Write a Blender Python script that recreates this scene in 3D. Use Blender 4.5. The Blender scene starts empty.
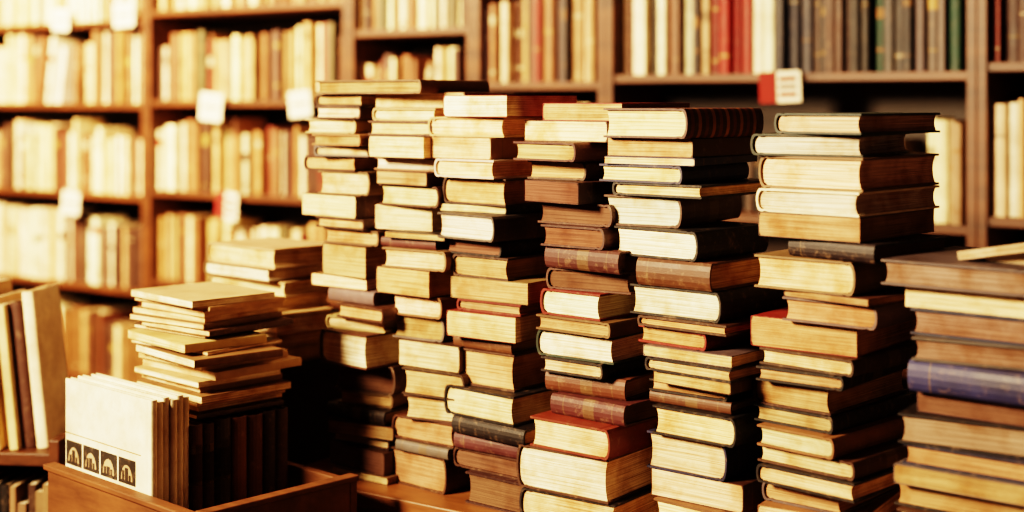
import bpy, bmesh, math, random
from mathutils import Vector, Matrix
R=random.Random(7)
sc=bpy.context.scene
EYE=1.42           # camera height (m)
F=1422.2           # focal length in px (50 mm on 36 mm, 1024 px)
YAW=math.radians(35.2)
CS,SN=math.cos(YAW),math.sin(YAW)
HZ=100.0
# room frame: X = along the back wall, Y = toward the back wall
def room(x,y,z=0):      # from camera-aligned ground coords to room coords
    return Vector((x*CS-y*SN, x*SN+y*CS, z+EYE))
def dep(px,N):          # distance along view axis of a room line Y=N
    a=(px-512)/F
    return N/(a*SN+CS)
def Uof(px,N):
    a=(px-512)/F
    return dep(px,N)*(a*CS-SN)

# ---------------------------------------------------------------- materials
def nt(name):
    m=bpy.data.materials.new(name); m.use_nodes=True
    n=m.node_tree.nodes; l=m.node_tree.links
    return m,n,l,n['Principled BSDF']
def mixmul(n,l,a,b,fac=1.0):
    x=n.new('ShaderNodeMix'); x.data_type='RGBA'; x.blend_type='MULTIPLY'
    x.inputs['Factor'].default_value=fac
    l.new(a,x.inputs['A']); l.new(b,x.inputs['B']); return x.outputs['Result']
def ramp(n,l,fac,c0,c1,p0=0.3,p1=0.7):
    r=n.new('ShaderNodeValToRGB'); e=r.color_ramp.elements
    e[0].position=p0; e[0].color=(*c0,1); e[1].position=p1; e[1].color=(*c1,1)
    l.new(fac,r.inputs['Fac']); return r.outputs['Color']
def noise(n,l,vec,scale,detail=4,rough=0.6):
    x=n.new('ShaderNodeTexNoise'); x.inputs['Scale'].default_value=scale
    x.inputs['Detail'].default_value=detail; x.inputs['Roughness'].default_value=rough
    l.new(vec,x.inputs['Vector']); return x.outputs['Fac']
def mapping(n,l,vec,s):
    x=n.new('ShaderNodeMapping'); x.inputs['Scale'].default_value=s
    l.new(vec,x.inputs['Vector']); return x.outputs['Vector']
def mat_paper():
    m,n,l,p=nt('paper_pages')
    at=n.new('ShaderNodeAttribute'); at.attribute_name='Col'
    tc=n.new('ShaderNodeTexCoord')
    v=mapping(n,l,tc.outputs['UV'],(5,700,1))
    f=noise(n,l,v,1.0,3,0.7)
    c=ramp(n,l,f,(.38,.28,.20),(1,1,1),.34,.60)
    f2=noise(n,l,tc.outputs['Object'],16,4,.6)
    c2=ramp(n,l,f2,(.66,.50,.36),(1,1,1),.33,.56)
    o=mixmul(n,l,at.outputs['Color'],c); o=mixmul(n,l,o,c2)
    l.new(o,p.inputs['Base Color']); p.inputs['Roughness'].default_value=.85
    b=n.new('ShaderNodeBump'); b.inputs['Strength'].default_value=.5; b.inputs['Distance'].default_value=.0015
    l.new(f,b.inputs['Height']); l.new(b.outputs['Normal'],p.inputs['Normal'])
    return m
def mat_cover():
    m,n,l,p=nt('book_cover')
    at=n.new('ShaderNodeAttribute'); at.attribute_name='Col'
    tc=n.new('ShaderNodeTexCoord')
    f=noise(n,l,tc.outputs['Object'],14,5,.6)
    c=ramp(n,l,f,(.70,.64,.58),(1.05,1.05,1.05),.3,.62)
    o=mixmul(n,l,at.outputs['Color'],c)
    # scuffed, rubbed patches
    f3=noise(n,l,tc.outputs['Object'],70,6,.75)
    r3=ramp(n,l,f3,(0,0,0),(.28,.28,.28),.54,.70)
    x=n.new('ShaderNodeMix'); x.data_type='RGBA'
    l.new(r3,x.inputs['Factor']); l.new(o,x.inputs['A']); x.inputs['B'].default_value=(.38,.25,.15,1)
    l.new(x.outputs['Result'],p.inputs['Base Color'])
    r=n.new('ShaderNodeMapRange'); r.inputs['To Min'].default_value=.38; r.inputs['To Max'].default_value=.75
    l.new(f,r.inputs['Value']); l.new(r.outputs['Result'],p.inputs['Roughness'])
    b=n.new('ShaderNodeBump'); b.inputs['Strength'].default_value=.3; b.inputs['Distance'].default_value=.001
    f2=noise(n,l,tc.outputs['Object'],500,2)
    l.new(f2,b.inputs['Height']); l.new(b.outputs['Normal'],p.inputs['Normal'])
    return m
def mat_wood(name,c0,c1,rough=.45,s=(3,18,18)):
    m,n,l,p=nt(name)
    tc=n.new('ShaderNodeTexCoord')
    v=mapping(n,l,tc.outputs['Object'],s)
    f=noise(n,l,v,1.5,6,.65)
    c=ramp(n,l,f,c0,c1,.3,.7)
    l.new(c,p.inputs['Base Color']); p.inputs['Roughness'].default_value=rough
    b=n.new('ShaderNodeBump'); b.inputs['Strength'].default_value=.15; b.inputs['Distance'].default_value=.002
    l.new(f,b.inputs['Height']); l.new(b.outputs['Normal'],p.inputs['Normal'])
    return m
def mat_plain(name,col,rough=.8,var=.8):
    m,n,l,p=nt(name)
    tc=n.new('ShaderNodeTexCoord')
    f=noise(n,l,tc.outputs['Object'],6,5)
    c=ramp(n,l,f,tuple(x*var for x in col),col,.3,.7)
    l.new(c,p.inputs['Base Color']); p.inputs['Roughness'].default_value=rough
    return m
PAPER=mat_paper(); COVER=mat_cover()
WOOD=mat_wood('shelf_wood',(.045,.015,.006),(.12,.042,.016),.5)
WOODT=mat_wood('table_wood',(.11,.042,.016),(.26,.11,.045),.4)
WOODC=mat_wood('crate_wood',(.08,.03,.012),(.18,.072,.03),.55)
DARK=mat_wood('dark_wood',(.010,.004,.003),(.028,.011,.007),.6)
PLASTER=mat_plain('plaster',(.12,.07,.045)); 
TAGW=mat_plain('tag_card',(.85,.76,.6)); TAGR=mat_plain('tag_red',(.22,.012,.010))

# ---------------------------------------------------------------- mesh buffer
class Buf:
    def __init__(s): s.v=[];s.f=[];s.c=[];s.m=[];s.uv=[]
    def add(s,M,verts,faces,cols,mi,uvs):
        o=len(s.v)
        s.v+= [M@Vector(q) for q in verts]
        for k,f in enumerate(faces):
            s.f.append([o+i for i in f])
            s.c.append(cols[k] if isinstance(cols,list) else cols)
            s.m.append(mi); s.uv.append([uvs[i] for i in f])
    def build(s,name,mats,bevel=0):
        me=bpy.data.meshes.new(name)
        me.from_pydata([tuple(q) for q in s.v],[],s.f)
        for m in mats: me.materials.append(m)
        me.polygons.foreach_set('material_index',s.m)
        ca=me.color_attributes.new('Col','FLOAT_COLOR','CORNER')
        d=[]
        for f,c in zip(s.f,s.c):
            for _ in f: d+=[c[0],c[1],c[2],1.0]
        ca.data.foreach_set('color',d)
        ul=me.uv_layers.new(name='UVMap'); d=[]
        for u in s.uv:
            for q in u: d+=[q[0],q[1]]
        ul.data.foreach_set('uv',d)
        bm=bmesh.new(); bm.from_mesh(me); bmesh.ops.recalc_face_normals(bm,faces=bm.faces); bm.to_mesh(me); bm.free()
        ob=bpy.data.objects.new(name,me); sc.collection.objects.link(ob)
        if bevel:
            b=ob.modifiers.new('bevel','BEVEL'); b.width=bevel; b.segments=2; b.limit_method='ANGLE'
        return ob
def box(B,x0,x1,y0,y1,z0,z1,mi=0,M=Matrix(),col=(1,1,1)):
    v=[(x,y,z) for x in(x0,x1) for y in(y0,y1) for z in(z0,z1)]
    f=[(0,1,3,2),(4,6,7,5),(0,4,5,1),(2,3,7,6),(0,2,6,4),(1,5,7,3)]
    B.add(M,v,f,col,mi,[(q[0]+q[1],q[2]) for q in v])

def jit(c,a=.12):
    k=1+R.uniform(-a,a); return tuple(max(0,x*k*(1+R.uniform(-a*.4,a*.4))) for x in c)

def book(B,M,w,l,t,cover,page,hard=True,bands=None):
    """one bound book. local x: spine(0)->fore edge(w), y: tail->head(l), z: thickness"""
    tc=.0034 if hard else .0013
    tc=min(tc,t*.22)
    ov=.0045 if hard else .0003
    bul=min(.009,t*.22) if hard else .0008
    out=[];inn=[]
    r0=bul+.0005
    g=r0+.009
    def P(x,z,ix,iz): out.append((x,z)); inn.append((ix,iz))
    P(w,t,w,t-tc); P(w*.5,t,w*.5,t-tc)
    if hard:
        P(g+.005,t,g+.005,t-tc); P(g,t-.0012,g,t-tc-.0008)
    P(r0+.003,t,r0+.003,t-tc)
    n0=len(out)-1
    for k in range(7):
        ph=math.radians(75-25*k)
        P(r0-bul*math.cos(ph),t/2+t/2*math.sin(ph)*1.0,r0-bul*math.cos(ph)+tc,t/2+(t/2-tc)*math.sin(ph))
    n1=len(out)
    P(r0+.003,0,r0+.003,tc)
    if hard:
        P(g,.0012,g,tc+.0008); P(g+.005,0,g+.005,tc)
    P(w*.5,0,w*.5,tc); P(w,0,w,tc)
    n=len(out)
    ys=[0.0];seg=[cover]
    if bands:
        for (a,b,c) in bands:
            ys.append(a*l); seg.append(c); ys.append(b*l); seg.append(cover)
    ys.append(l)
    verts=[];uvs=[]
    for y in ys:
        for (x,z) in out: verts.append((x,y,z)); uvs.append((x,y))
        for (x,z) in inn: verts.append((x,y,z)); uvs.append((x,y))
    faces=[];cols=[]
    dull=tuple(c*.8 for c in cover)
    for j in range(len(ys)-1):
        a=j*2*n;b=(j+1)*2*n
        for i in range(n-1):
            faces.append((a+i,a+i+1,b+i+1,b+i)); cols.append(seg[j] if n0<=i<n1 else cover)
            faces.append((a+n+i,b+n+i,b+n+i+1,a+n+i+1)); cols.append(dull)
        faces.append((a,b,b+n,a+n)); cols.append(cover)
        faces.append((a+n-1,a+2*n-1,b+2*n-1,b+n-1)); cols.append(cover)
    for a in (0,(len(ys)-1)*2*n):
        for i in range(n-1):
            faces.append((a+i,a+n+i,a+n+i+1,a+i+1)); cols.append(dull)
    B.add(M,verts,faces,cols,1,uvs)
    # page block
    x1=w-ov; cc=min(.004,t*.1) if hard else 0.0003
    z0,z1=tc*.98,t-tc*.98
    x0=r0+tc
    prof=[(x0+.002,z0),(x1,z0),(x1-cc*.8,z0+(z1-z0)*.25),(x1-cc,(z0+z1)/2),(x1-cc*.8,z0+(z1-z0)*.75),(x1,z1),(x0+.002,z1)]
    for k in (1,0,-1):
        ph=math.radians(45*k); prof.append((r0-bul*math.cos(ph)+tc*1.05,(z0+z1)/2+(z1-z0)/2*math.sin(ph)))
    m=len(prof); verts=[];uvs=[]
    for y in (ov,l-ov):
        for (x,z) in prof: verts.append((x,y,z)); uvs.append((x+y,z+cover[0]*3+t))
    faces=[tuple(range(m)),tuple(range(2*m-1,m-1,-1))]
    for i in range(m):
        j=(i+1)%m; faces.append((i,j,m+j,m+i))
    B.add(M,verts,faces,page,0,uvs)

COV={'c':(.50,.34,.17),'t':(.20,.11,.05),'b':(.065,.025,.013),'k':(.010,.006,.007),'r':(.19,.014,.010),
     'o':(.17,.030,.016),'n':(.020,.022,.060),'g':(.10,.078,.075),'e':(.025,.042,.030),'w':(.75,.62,.44),'p':(.050,.015,.015)}
PG=[(1.0,.88,.66),(.85,.65,.40),(.50,.32,.17),(.15,.072,.045),(.30,.21,.165)]

# ---------------------------------------------------------------- table with the big stacks
TOPZ=-.70
NF=1.985
# (y_bottom_px, left_px, cover, page, [w], [l]); capital cover letter = spine faces the aisle
ST=[]
ST.append((80,NF,.145,.21,4,[(94,316,'t',2,.26,.2),(106,318,'b',2),(119,314,'b',1),(134,304,'c',1),(146,312,'t',2),(157,310,'g',1),(172,307,'b',2),
 (197,322,'t',1),(219,306,'b',1,.155),(231,318,'b',2),(247,320,'t',2),(279,320,'b',2),(291,314,'t',1),(306,330,'G',4),(321,334,'b',2),(333,322,'c',1),(367,322,'b',0),
 (397,330,'b',3),(412,334,'t',2),(426,330,'K',2),(440,331,'b',2),(452,332,'b',1),(475,333,'b',3)]))
ST.append((92,NF,.15,.21,3,[(108,372,'t',1,.19,.19),(121,370,'c',1),(136,370,'b',1),(158,370,'b',1),(172,372,'t',0),(186,376,'b',2),(208,380,'b',1),(233,378,'w',1),(240,384,'k',2),(250,384,'P',3),
 (270,380,'t',1),(297,379,'b',2),(320,388,'t',1),(345,394,'g',2),(372,396,'b',1),(400,402,'b',2),(425,402,'b',1),(447,391,'b',2),(459,396,'G',2),(492,388,'b',2)]))
ST.append((95,NF,.16,.22,4,[(117,446,'r',0,.15,.19),(137,430,'c',1,.17),(159,430,'t',1),(178,436,'w',1),(206,446,'b',2),(214,440,'k',1),(240,440,'g',0),(257,446,'k',3),(280,450,'b',2),(302,452,'t',2),
 (314,454,'r',2),(339,444,'o',1),(354,452,'B',2),(391,450,'b',2),(419,440,'k',1),(439,455,'K',2),(455,452,'P',2),(476,456,'b',3),(508,462,'p',3)]))
ST.append((103,NF,.15,.22,5,[(121,541,'r',2,.16,.22),(142,522,'b',1,.17),(161,517,'p',2),(181,526,'b',2),(203,526,'p',3),(226,536,'b',3),(248,540,'p',3),(271,543,'P',3),(293,546,'b',3),
 (319,538,'r',0),(334,533,'t',2),(361,533,'e',0),(377,538,'k',1),(399,546,'B',2),(421,552,'P',3)]))
ST.append((108,NF,.165,.24,6,[(138,601,'p',1),(157,606,'b',2),(165,604,'n',1),(183,600,'n',1),(197,612,'k',1),(228,605,'b',0),(258,612,'k',0),(288,634,'B',2),(318,630,'k',0,.175),(330,640,'b',2),
 (348,642,'r',2),(360,645,'g',1),(374,648,'k',1),(386,650,'b',2),(399,652,'k',2),(411,652,'B',2),(441,656,'k',1),(478,650,'n',1),(507,654,'b',1),(540,652,'t',1)]))
ST.append((113,NF,.165,.24,7,[(134,771,'e',1,.15,.23),(156,750,'e',0,.175,.24),(189,755,'t',1,.175,.25),(213,757,'w',0,.175,.25),(238,760,'b',2,.17,.24),(259,790,'K',3,.15),(290,756,'t',1,.17),(300,786,'b',2,.15),(324,781,'g',2,.155),(352,748,'r',2,.175),
 (370,756,'b',1),(385,758,'k',2),(412,752,'b',2),(430,755,'k',2),(452,760,'t',1),(470,758,'b',1),(489,757,'k',1),(511,760,'g',2),(535,758,'t',1),(560,760,'b',2)]))
ST.append((262,1.93,.20,.25,5,[(288,884,'g',4,.215),(313,908,'g',1),(340,911,'n',4),(364,912,'g',4),(396,909,'N',4),(420,918,'p',3),(448,899,'k',4,.21),(470,901,'n',2,.21),(489,893,'g',2,.21),(515,896,'k',2,.21),(545,900,'b',1),(575,900,'g',2)]))
def lying(B,px,N,z0,t,w,l,ang,cover,page,hard,spine_right,bands=None,front=False):
    U=Uof(px,N)
    M=Matrix.Translation((U,N,z0+EYE))@Matrix.Rotation(-ang,4,'Z')
    if front:      # spine toward the aisle
        M=M@Matrix(((0,1,0,0),(1,0,0,0),(0,0,1,0),(0,0,0,1)))
        book(B,M,l*.8,w*1.02,t,cover,page,hard,bands); return
    if spine_right: M=M@Matrix.Translation((w,0,0))@Matrix.Diagonal((-1,1,1,1))
    book(B,M,w,l,t,cover,page,hard,bands)
for si,(y0,N,w0,l0,deg,bs) in enumerate(ST):
    B=Buf(); ypx=y0
    zt=None
    todo=list(bs); i=0
    while True:
        if i<len(todo): b=todo[i]
        else:
            b=(ypx+R.uniform(20,30),todo[-1][1]+R.uniform(-3,3),R.choice('bktg'),R.choice([1,2]))
        i+=1
        Y=dep(b[1]+45,N); s=F/Y
        if zt is None: zt=-(y0-HZ)/s
        zb=-(b[0]-HZ)/s
        last=False
        if zb<TOPZ+.012: zb=TOPZ; last=True
        w=b[4] if len(b)>4 else w0+R.uniform(-.030,.010)
        l=b[5] if len(b)>5 else l0+R.uniform(-.05,.03)
        t=zt-zb
        ang=math.radians(deg+(R.uniform(-4,4) if R.random()<.65 else R.uniform(-12,9)))
        front=b[2].isupper()
        hard= front or (t>.016 and R.random()<.75)
        c=jit(COV[b[2].lower()],.28) 
        if front: c=tuple(x*1.2 for x in c)
        bands=None
        if R.random()<.5 or front:
            k=tuple(x*.5+q*.22 for x,q in zip(c,(.35,.22,.10))); a=R.uniform(.1,.2)
            bands=[(a,a+.012,k),(.45,.6,k),(.84,.85,k)]
            if R.random()<.5: bands=bands[:1]
        sr=R.random()<.6
        if si==5 and i in (1,2,4): sr=False; hard=True
        if si==4 and i==1:
            sr=True; bands=[(.05+.09*q,.05+.09*q+.04,(.42,.16,.05) if q%2 else (.2,.05,.02)) for q in range(10)]
        lying(B,b[1]+R.uniform(-4,4),N+R.uniform(-.012,.022),zb,t-.0004,w,l,ang,c,jit(PG[b[3]],.18),hard,sr,bands,front)
        zt=zb; ypx=b[0]
        if last: break
        if si==3 and i==len(todo): break
    if si==3:   # larger volumes under the fourth stack, pulled toward the table edge
        for (zb2,px,w,l,cv,pg,an) in [(-(453-HZ)/613,530,.165,.25,'o',1,5),(-(497-HZ)/613,516,.185,.26,'b',0,2),(TOPZ,519,.19,.27,'k',1,1)]:
            zb2=max(zb2,TOPZ)
            lying(B,px,1.955,zb2,zt-zb2-.0004,w,l,math.radians(an),COV[cv],PG[pg],True,px==530)
            zt=zb2
    if si==6:
        z1=-(262-HZ)/(F/dep(930,1.93))
        lying(B,985,1.98,z1,.016,.13,.2,math.radians(10),(.25,.20,.15),(.6,.45,.3),False,True)
        M=Matrix.Translation((Uof(958,1.965),1.965,z1+EYE+.001))@Matrix.Rotation(-math.radians(14),4,'Z')@Matrix.Rotation(-math.radians(11),4,'Y')
        book(B,M,.15,.2,.012,(.45,.34,.22),(.6,.45,.3),False)
    B.build('book_stack',[PAPER,COVER])

# display table
B=Buf()
z=TOPZ+EYE
box(B,-1.90,.75,1.925,2.62,z-.03,z)
box(B,-1.86,.71,1.965,2.58,z-.12,z-.0301)
for (a,b) in ((-1.86,1.965),(.64,1.965),(-1.86,2.51),(.64,2.51)): box(B,a,a+.07,b,b+.07,0,z-.1201)
B.build('display_table',[WOODT],.003)

# ---------------------------------------------------------------- back wall bookcases
NB=3.62; DEPTH=.30
CR=[(.80,.65,.42)]*4+[(.70,.52,.31)]*3+[(.86,.76,.56)]*3
PAL_L=CR+[(.5,.31,.15),(.32,.16,.07),(.2,.085,.04),(.10,.045,.03),(.52,.35,.18),(.14,.05,.03),(.07,.03,.02)]
PAL_2=CR[:4]+[(.48,.30,.15),(.32,.16,.07),(.2,.085,.04),(.08,.035,.025),(.40,.24,.11),(.24,.10,.045),(.15,.03,.02),(.09,.07,.03)]
PAL_M=[(.52,.34,.18),(.38,.22,.10),(.24,.10,.045),(.11,.04,.02),(.05,.02,.02),(.20,.02,.015),(.03,.025,.03),(.70,.54,.35),(.08,.05,.035)]
PAL_W=[(.80,.70,.50)]*4+[(.55,.38,.22),(.25,.11,.05),(.04,.03,.03),(.12,.05,.03)]
PAL_RED=[(.22,.010,.010)]*5+[(.14,.008,.01)]
PAL_BK=[(.010,.008,.010)]*5+[(.02,.02,.035),(.05,.02,.015),(.02,.018,.02),(.15,.02,.015),(.12,.06,.03),(.6,.48,.32)]
PAL_MX=[(.015,.013,.018)]*3+[(.09,.07,.07),(.04,.04,.06),(.05,.045,.05),(.65,.56,.4),(.015,.055,.04),(.03,.02,.02)]
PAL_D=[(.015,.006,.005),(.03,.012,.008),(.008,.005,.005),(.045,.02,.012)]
def upright(B,U,N,z,t,w,h,cover,page,hard,bands,lean=0):
    M=Matrix.Translation((U,N,z))@Matrix.Rotation(lean,4,'Y')@Matrix(((0,0,1,0),(1,0,0,0),(0,1,0,0),(0,0,0,1)))
    book(B,M,w,h,t,cover,page,hard,bands)
def fill(B,U0,U1,z,hmin,hmax,pal,N=NB,tmin=.012,tmax=.04,gap=.03,bandp=.6):
    u=U0+.003; run=0; hb=R.uniform(hmin,hmax)
    while True:
        t=R.uniform(tmin,tmax)
        if u+t>U1-.003: break
        if run<=0: run=R.randint(2,7); hb=R.uniform(hmin,hmax); base=R.choice(pal)
        run-=1
        h=max(hmin,min(hmax,hb+R.uniform(-.012,.012)))
        c=jit(base if R.random()<.35 else R.choice(pal),.15)
        bands=None; lum=sum(c)/3
        if R.random()<bandp:
            k=tuple(x*.45 for x in c) if lum>.25 else R.choice([(.35,.22,.07),(.5,.4,.25),(.25,.13,.05)])
            if lum<.03: k=tuple(x*.5 for x in k)
            if lum>.25 and R.random()<.25: k=R.choice([(.3,.03,.02),(.05,.03,.02),(.1,.12,.06)])
            if R.random()<.5:
                a=R.uniform(.06,.85); bands=[(a,a+R.uniform(.008,.03),k)]
            else:
                a=R.uniform(.08,.25); b2=R.uniform(.5,.8)
                bands=[(a,a+R.uniform(.008,.04),k),(b2,b2+R.uniform(.02,.15),k)]
        if R.random()<gap and u+t+.06<U1:
            ln=R.uniform(.08,.18); 
            upright(B,u+.002,N+R.uniform(.01,.03),z+.0005,t,R.uniform(.13,.17),h*.97,c,PG[1],t>.02,bands,ln)
            u+=t/math.cos(ln)+h*math.sin(ln)+.002
        else:
            upright(B,u,N+R.uniform(.006,.055),z+.0005,t,R.uniform(.13,.18),h,c,PG[1],t>.018,bands)
            u+=t+R.uniform(.0003,.008)
BAYS=[(-115,148,[.68,.31,-.012,-.366,-.728,-1.094],PAL_L,(.21,.29)),
      (148,350,[.68,.34,0,-.34,-.68,-1.03],PAL_2,(.20,.275)),
      (350,475,[.60,.235,-.10,-.44,-.78,-1.1],PAL_2,(.20,.27)),
      (475,607,[.46,.055,-.30,-.65,-1.0],PAL_M,(.24,.31)),
      (607,978,[.48,.074,-.32,-.70,-1.06],PAL_BK,(.23,.30)),
      (978,1190,[.50,.095,-.295,-.66,-1.04],PAL_M,(.24,.30))]
for bi,(xa,xb,zs,pal,hr) in enumerate(BAYS):
    U0,U1=Uof(xa,NB),Uof(xb,NB)
    th=.026
    B=Buf()
    top=2.42
    box(B,U0+.0005,U0+th,NB-.012,NB+DEPTH,0,top); box(B,U1-th,U1-.0005,NB-.012,NB+DEPTH,0,top)
    box(B,U0+th,U1-th,NB+DEPTH-.012,NB+DEPTH,0,top,1)
    box(B,U0-.0,U1,NB-.03,NB+DEPTH,top+.0003,top+.04)
    box(B,U0+th,U1-th,NB+.02,NB+DEPTH-.012,0,.09)
    for z in zs:
        zz=z+EYE
        box(B,U0+th,U1-th,NB-.004,NB+DEPTH-.012,zz-.024,zz)
    B.build('bookcase',[WOOD,DARK],.002)
    K=Buf()
    for k,z in enumerate(zs):
        a,b=U0+th,U1-th
        if bi==4 and k<2:
            for (p0,p1,pl,h0,h1) in ((615,706,PAL_W,.26,.31),(706,745,PAL_RED,.28,.285),(745,772,PAL_W,.29,.31),(772,868,PAL_BK,.24,.31),(868,970,PAL_MX,.24,.31)):
                fill(K,max(a,Uof(p0,NB)),min(b,Uof(p1,NB)+.004),z+EYE,h0,h1,pl,tmin=.013,tmax=.034,gap=.0,bandp=.4)
        elif bi==4:
            fill(K,a,b-.13,z+EYE,.16,.22,PAL_D,NB+.08)  # near-black covers put the shade below the shelf into the book colours
            fill(K,b-.125,b,z+EYE,.26,.29,[(.8,.68,.45),(.3,.2,.12)],NB,gap=0)
        elif bi==5 and k>=2: fill(K,a,b,z+EYE,hr[0],hr[1],PAL_L)
        else: fill(K,a,b,z+EYE,hr[0],hr[1],pal)
    K.build('shelved_books',[PAPER,COVER])

# shelf tags hanging from shelf fronts
def tag(px,y,w,h,red,tilt):
    B=Buf(); U=Uof(px,NB-.03); z=-(y-HZ)*dep(px,NB-.03)/F+EYE
    M=Matrix.Translation((U,NB-.035,z))@Matrix.Rotation(tilt,4,'Y')@Matrix.Rotation(.12,4,'Z')
    box(B,-w/2,w/2,-.002,.002,-h/2,h/2,0,M)
    if red: 
        box(B,-w/2-.001,-w/2+w*.42,-.0035,-.0021,-h/2,h/2,1,M)
        for k in range(3): box(B,-w*.02,w*.40,-.0032,-.0021,h*(.25-.25*k)-.006,h*(.25-.25*k)+.006,1 if k!=1 else 2,M)
    else: box(B,-w*.35,w*.35,-.0032,-.0021,-.004,.004,2,M)
    box(B,-w*.1,w*.1,.0021,.028,h*.3,h*.42,0,M)
    B.build('shelf_label',[TAGW,TAGR,WOOD])
for a in [(62,20,.085,.085,0,.05),(125,15,.10,.09,0,-.05),(212,107,.10,.10,0,.1),(301,104,.09,.09,0,-.1),(72,203,.09,.09,0,.1),(228,206,.095,.10,1,.08),(781,87,.115,.085,1,-.04)]: tag(*a)

# ---------------------------------------------------------------- crate with upright books and the small piles
ca=math.radians(43.8)
def camM(x,y,z,ang):   # frame whose x axis points right/toward camera by ang
    p=room(x,y,z); return Matrix.Translation(p)@Matrix.Rotation(YAW-ang,4,'Z')
C=camM(-.823,2.52,0,ca)   # crate left-front corner, x: along front (0..0.45), y: back
B=Buf()
zr=-.655; zf=-.90; CD=.335
box(B,0,.45,0,.016,zf,zr,0,C); box(B,0,.45,CD-.016,CD,zf,zr,0,C)
box(B,0,.016,.0162,CD-.0162,zf,zr,0,C); box(B,.434,.45,.0162,CD-.0162,zf,zr,0,C)
box(B,.0162,.4338,.0162,CD-.0162,zf,zf+.012,0,C)
box(B,-.006,.456,-.006,.018,zr+.0002,zr+.010,0,C); box(B,.432,.456,.0182,CD,zr+.0002,zr+.010,0,C)
B.build('wooden_crate',[WOODC],.002)
B=Buf()
box(B,0,.45,0,CD,zf-.03,zf-.0003,0,C)
for (a,b) in((.01,.01),(.40,.01),(.01,CD-.05),(.40,CD-.05)): box(B,a,a+.04,b,b+.04,-EYE,zf-.0301,0,C)
B.build('low_stand',[DARK],.002)
zbase=zf+.0125
def crate_book(B,x1,y,w,h,t,cover,page,hard,bands=None):
    M=C@Matrix.Translation((x1,y,zbase))@Matrix(((-1,0,0,0),(0,0,1,0),(0,1,0,0),(0,0,0,1)))
    book(B,M,w,h,t,cover,page,hard,bands)
B=Buf()
y=.022
for k in range(6):
    crate_book(B,.302-.002*(k%3),y,.278,.395-.005*(k%2),.0122,(.86,.76,.57),(.92,.82,.62),True); y+=.0128
for k in range(4):
    x0=.028+.058*k
    box(B,x0,x0+.052,.0208,.02195,-.642,-.600,1,C,(.02,.015,.012))
    v=[(x0+.026+.018*math.cos(t*math.pi/8),.0206,-.636+.026*math.sin(t*math.pi/8)) for t in range(9)]
    B.add(C,v,[tuple(range(9))],(.42,.30,.18),1,[(q[0],q[2]) for q in v])
    for (a,b2,h) in ((.012,.019,.012+.004*(k%2)),(.021,.031,.021-.004*(k%3)),(.033,.039,.010)):
        box(B,x0+a,x0+b2,.0202,.0205,-.636,-.636+h,1,C,(.03,.02,.015))
box(B,.025,.27,.0212,.0219,-.588,-.5865,1,C,(.25,.15,.08))
B.build('white_volumes',[PAPER,COVER])
B=Buf()
while y<.31:
    t=R.uniform(.018,.035)
    if y+t>.318: break
    c=jit(R.choice([(.10,.035,.02),(.16,.06,.03),(.05,.02,.015),(.22,.10,.05),(.03,.012,.012)]),.2)
    crate_book(B,.305,y,.2,.343+R.uniform(-.004,0),t,c,(.3,.18,.1),t>.02,[(.86,.9,(.4,.25,.1)),(.7,.72,(.4,.25,.1))] if R.random()<.5 else None); y+=t+.001
B.build('crate_books',[PAPER,COVER])
def pile(name,x,y,zb,zt,w,l,ang,seed,cols,tmin=.008,tmax=.018,pg=(0,1,1),loose=1.0):
    r=random.Random(seed); B=Buf(); z=zb
    while z<zt:
        t=r.uniform(tmin,tmax)
        dx,dy=r.uniform(-.014,.014)*loose,r.uniform(-.006,.012)*loose
        ww=w+r.uniform(-.02,.012); ll=l+r.uniform(-.02,.01)
        lo=loose if z>zb+.06 else .3
        M=camM(x,y,0,math.radians(ang))@Matrix.Translation((-w+dx,dy,z))@Matrix.Rotation(math.radians(r.uniform(-5,5)*lo),4,'Z')
        if r.random()<.5: M=M@Matrix.Translation((ww,0,0))@Matrix.Diagonal((-1,1,1,1))
        cv=COV[r.choice(cols)]
        if z+t>=zt: cv=(.50,.36,.21)
        book(B,M,ww,ll,t,jit(cv),jit(PG[r.choice(pg)],.08),t>.018)
        z+=t+.0004
    return B.build(name,[PAPER,COVER])
pile('magazine_pile',-.532,2.418,-.5435,-.348,.210,.18,44,3,'cctbtctbtc',.006,.015,loose=1.4)
pile('paperback_pile',-.455,2.77,-.52,-.325,.235,.15,42,11,'ctbtcc',.022,.04)
B=Buf(); Cb=camM(-.465,2.76,0,math.radians(42))
box(B,-.25,.0,.0,.20,-EYE,-.545,0,Cb); box(B,-.26,.008,-.01,.208,-.5449,-.5205,0,Cb)
box(B,-.235,-.01,-.012,-.0001,-.95,-.56,0,Cb); box(B,-.235,-.01,-.012,-.0001,-1.38,-.965,0,Cb)
box(B,-.12,-.105,-.02,-.0121,-.72,-.70,0,Cb)
B.build('small_cabinet',[DARK],.002)

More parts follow.
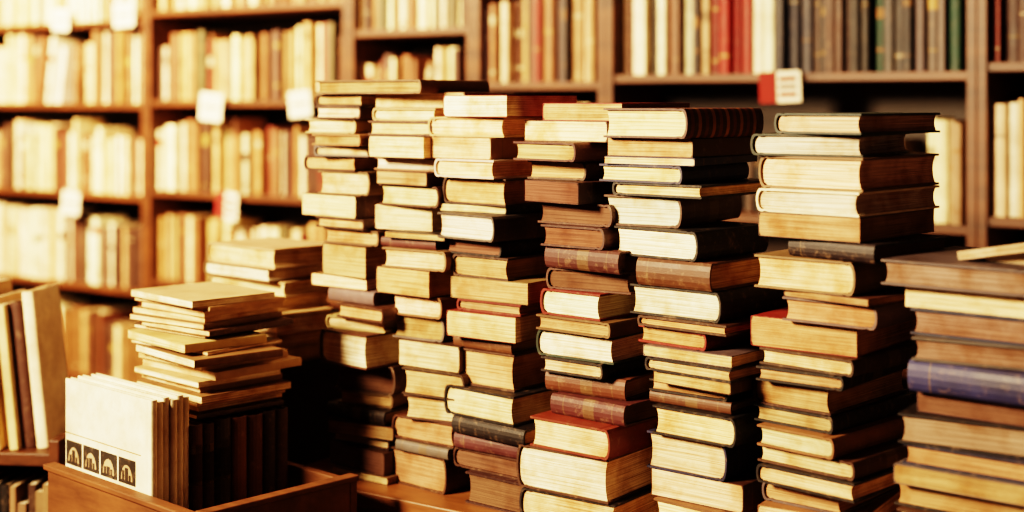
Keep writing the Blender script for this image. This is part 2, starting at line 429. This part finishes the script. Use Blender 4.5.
# ---------------------------------------------------------------- book cart on the far left
K=camM(-.925,2.85,0,math.radians(6))
B=Buf()
box(B,-.9,0,0,.26,-.735,-.71,0,K); box(B,-.9,0,0,.26,-1.15,-1.125,0,K)
box(B,.0002,.022,-.01,.27,-1.40,-.68,0,K); box(B,-.922,-.9002,-.01,.27,-1.40,-.68,0,K)
box(B,-.9,0,.2602,.272,-1.15,-.66,0,K)
for a in(-.92,-.02):
    for b in(0,.22): box(B,a,a+.04,b,b+.03,-1.42,-1.4001,0,K)
B.build('book_cart',[WOOD],.002)
B=Buf()
def cart_fill(z,h0,h1,pal,lean):
    u=-.9+.004
    while True:
        t=R.uniform(.012,.026)
        h=R.uniform(h0,h1); ln=math.radians(lean)
        if u+t+abs(h*math.sin(ln))+.004>0: break
        if ln<0: M=K@Matrix.Translation((u+h*math.sin(-ln),.01+R.uniform(0,.03),z+.0006))
        else: M=K@Matrix.Translation((u,.01+R.uniform(0,.03),z+.0006+t*math.sin(ln)))
        M=M@Matrix.Rotation(ln,4,'Y')@Matrix(((0,0,1,0),(1,0,0,0),(0,1,0,0),(0,0,0,1)))
        c=jit(R.choice(pal))
        book(B,M,.13,h,t,c,PG[0],t>.02,[(.1,.14,(.2,.1,.05)),(.6,.75,(.2,.1,.05))] if R.random()<.4 else None)
        u+=t/math.cos(ln)+.002
cart_fill(-.71,.29,.335,[(.85,.68,.40),(.9,.78,.55),(.7,.5,.28),(.08,.03,.02),(.3,.16,.07),(.05,.03,.02),(.75,.55,.3)],-6)
cart_fill(-1.125,.30,.36,PAL_D+[(.25,.15,.08)],0)
B.build('cart_books',[PAPER,COVER])

# ---------------------------------------------------------------- room shell
B=Buf(); box(B,-7,2.5,-2.0,3.95,-.05,0); B.build('floor',[mat_wood('floor_wood',(.05,.02,.01),(.11,.045,.02),.4,(1.2,9,9))])
B=Buf(); box(B,-7,2.5,3.95,4.05,0,3.0); B.build('wall_back',[PLASTER])
B=Buf(); box(B,-7.1,-7,-2,4.05,0,3.0); B.build('wall_left',[PLASTER])
B=Buf(); box(B,-7,2.5,-2,4.05,3.0,3.1); B.build('ceiling',[PLASTER])
B=Buf(); box(B,-7,2.5,3.925,3.9499,0,.1); B.build('baseboard_back',[DARK])

# ---------------------------------------------------------------- light
def area(name,p,tgt,size,E,col,spread=180):
    d=bpy.data.lights.new(name,'AREA'); d.size=size; d.energy=E; d.color=col
    d.spread=math.radians(spread)
    o=bpy.data.objects.new(name,d); sc.collection.objects.link(o)
    o.location=room(*p); v=room(*tgt)-o.location
    o.rotation_euler=v.to_track_quat('-Z','Y').to_euler(); return o
area('assumed_key_light',(-2.5,1.0,.95),(0.0,2.4,.05),.7,125,(1,.72,.43),115)  # key light assumed from the left-lit faces; source unseen, no window modelled
area('shelf_glow_fill',(-2.6,3.7,1.25),(-2.3,5.6,.55),.7,430,(1,.68,.37))  # unseen source added to mimic the hazy bloom over the left shelves
area('bookcase_fill',(-.1,2.7,1.45),(.5,4.2,.1),.6,9,(1,.72,.44))  # added fill from above, only to brighten the back bookcases
w=bpy.data.worlds.new('World'); sc.world=w; w.use_nodes=True
w.node_tree.nodes['Background'].inputs[0].default_value=(1,.50,.38,1)
w.node_tree.nodes['Background'].inputs[1].default_value=.04

# ---------------------------------------------------------------- camera
cd=bpy.data.cameras.new('camera'); co=bpy.data.objects.new('camera',cd); sc.collection.objects.link(co)
cd.lens=50; cd.sensor_width=36; cd.sensor_fit='HORIZONTAL'
co.location=(0,0,EYE); co.rotation_euler=(math.pi/2,0,YAW)
cd.shift_y=-(256-HZ)/1024
cd.dof.use_dof=True; cd.dof.focus_distance=2.3; cd.dof.aperture_fstop=1.7
sc.camera=co
sc.view_settings.view_transform='Filmic'
sc.view_settings.look='Very High Contrast'
sc.view_settings.exposure=.42
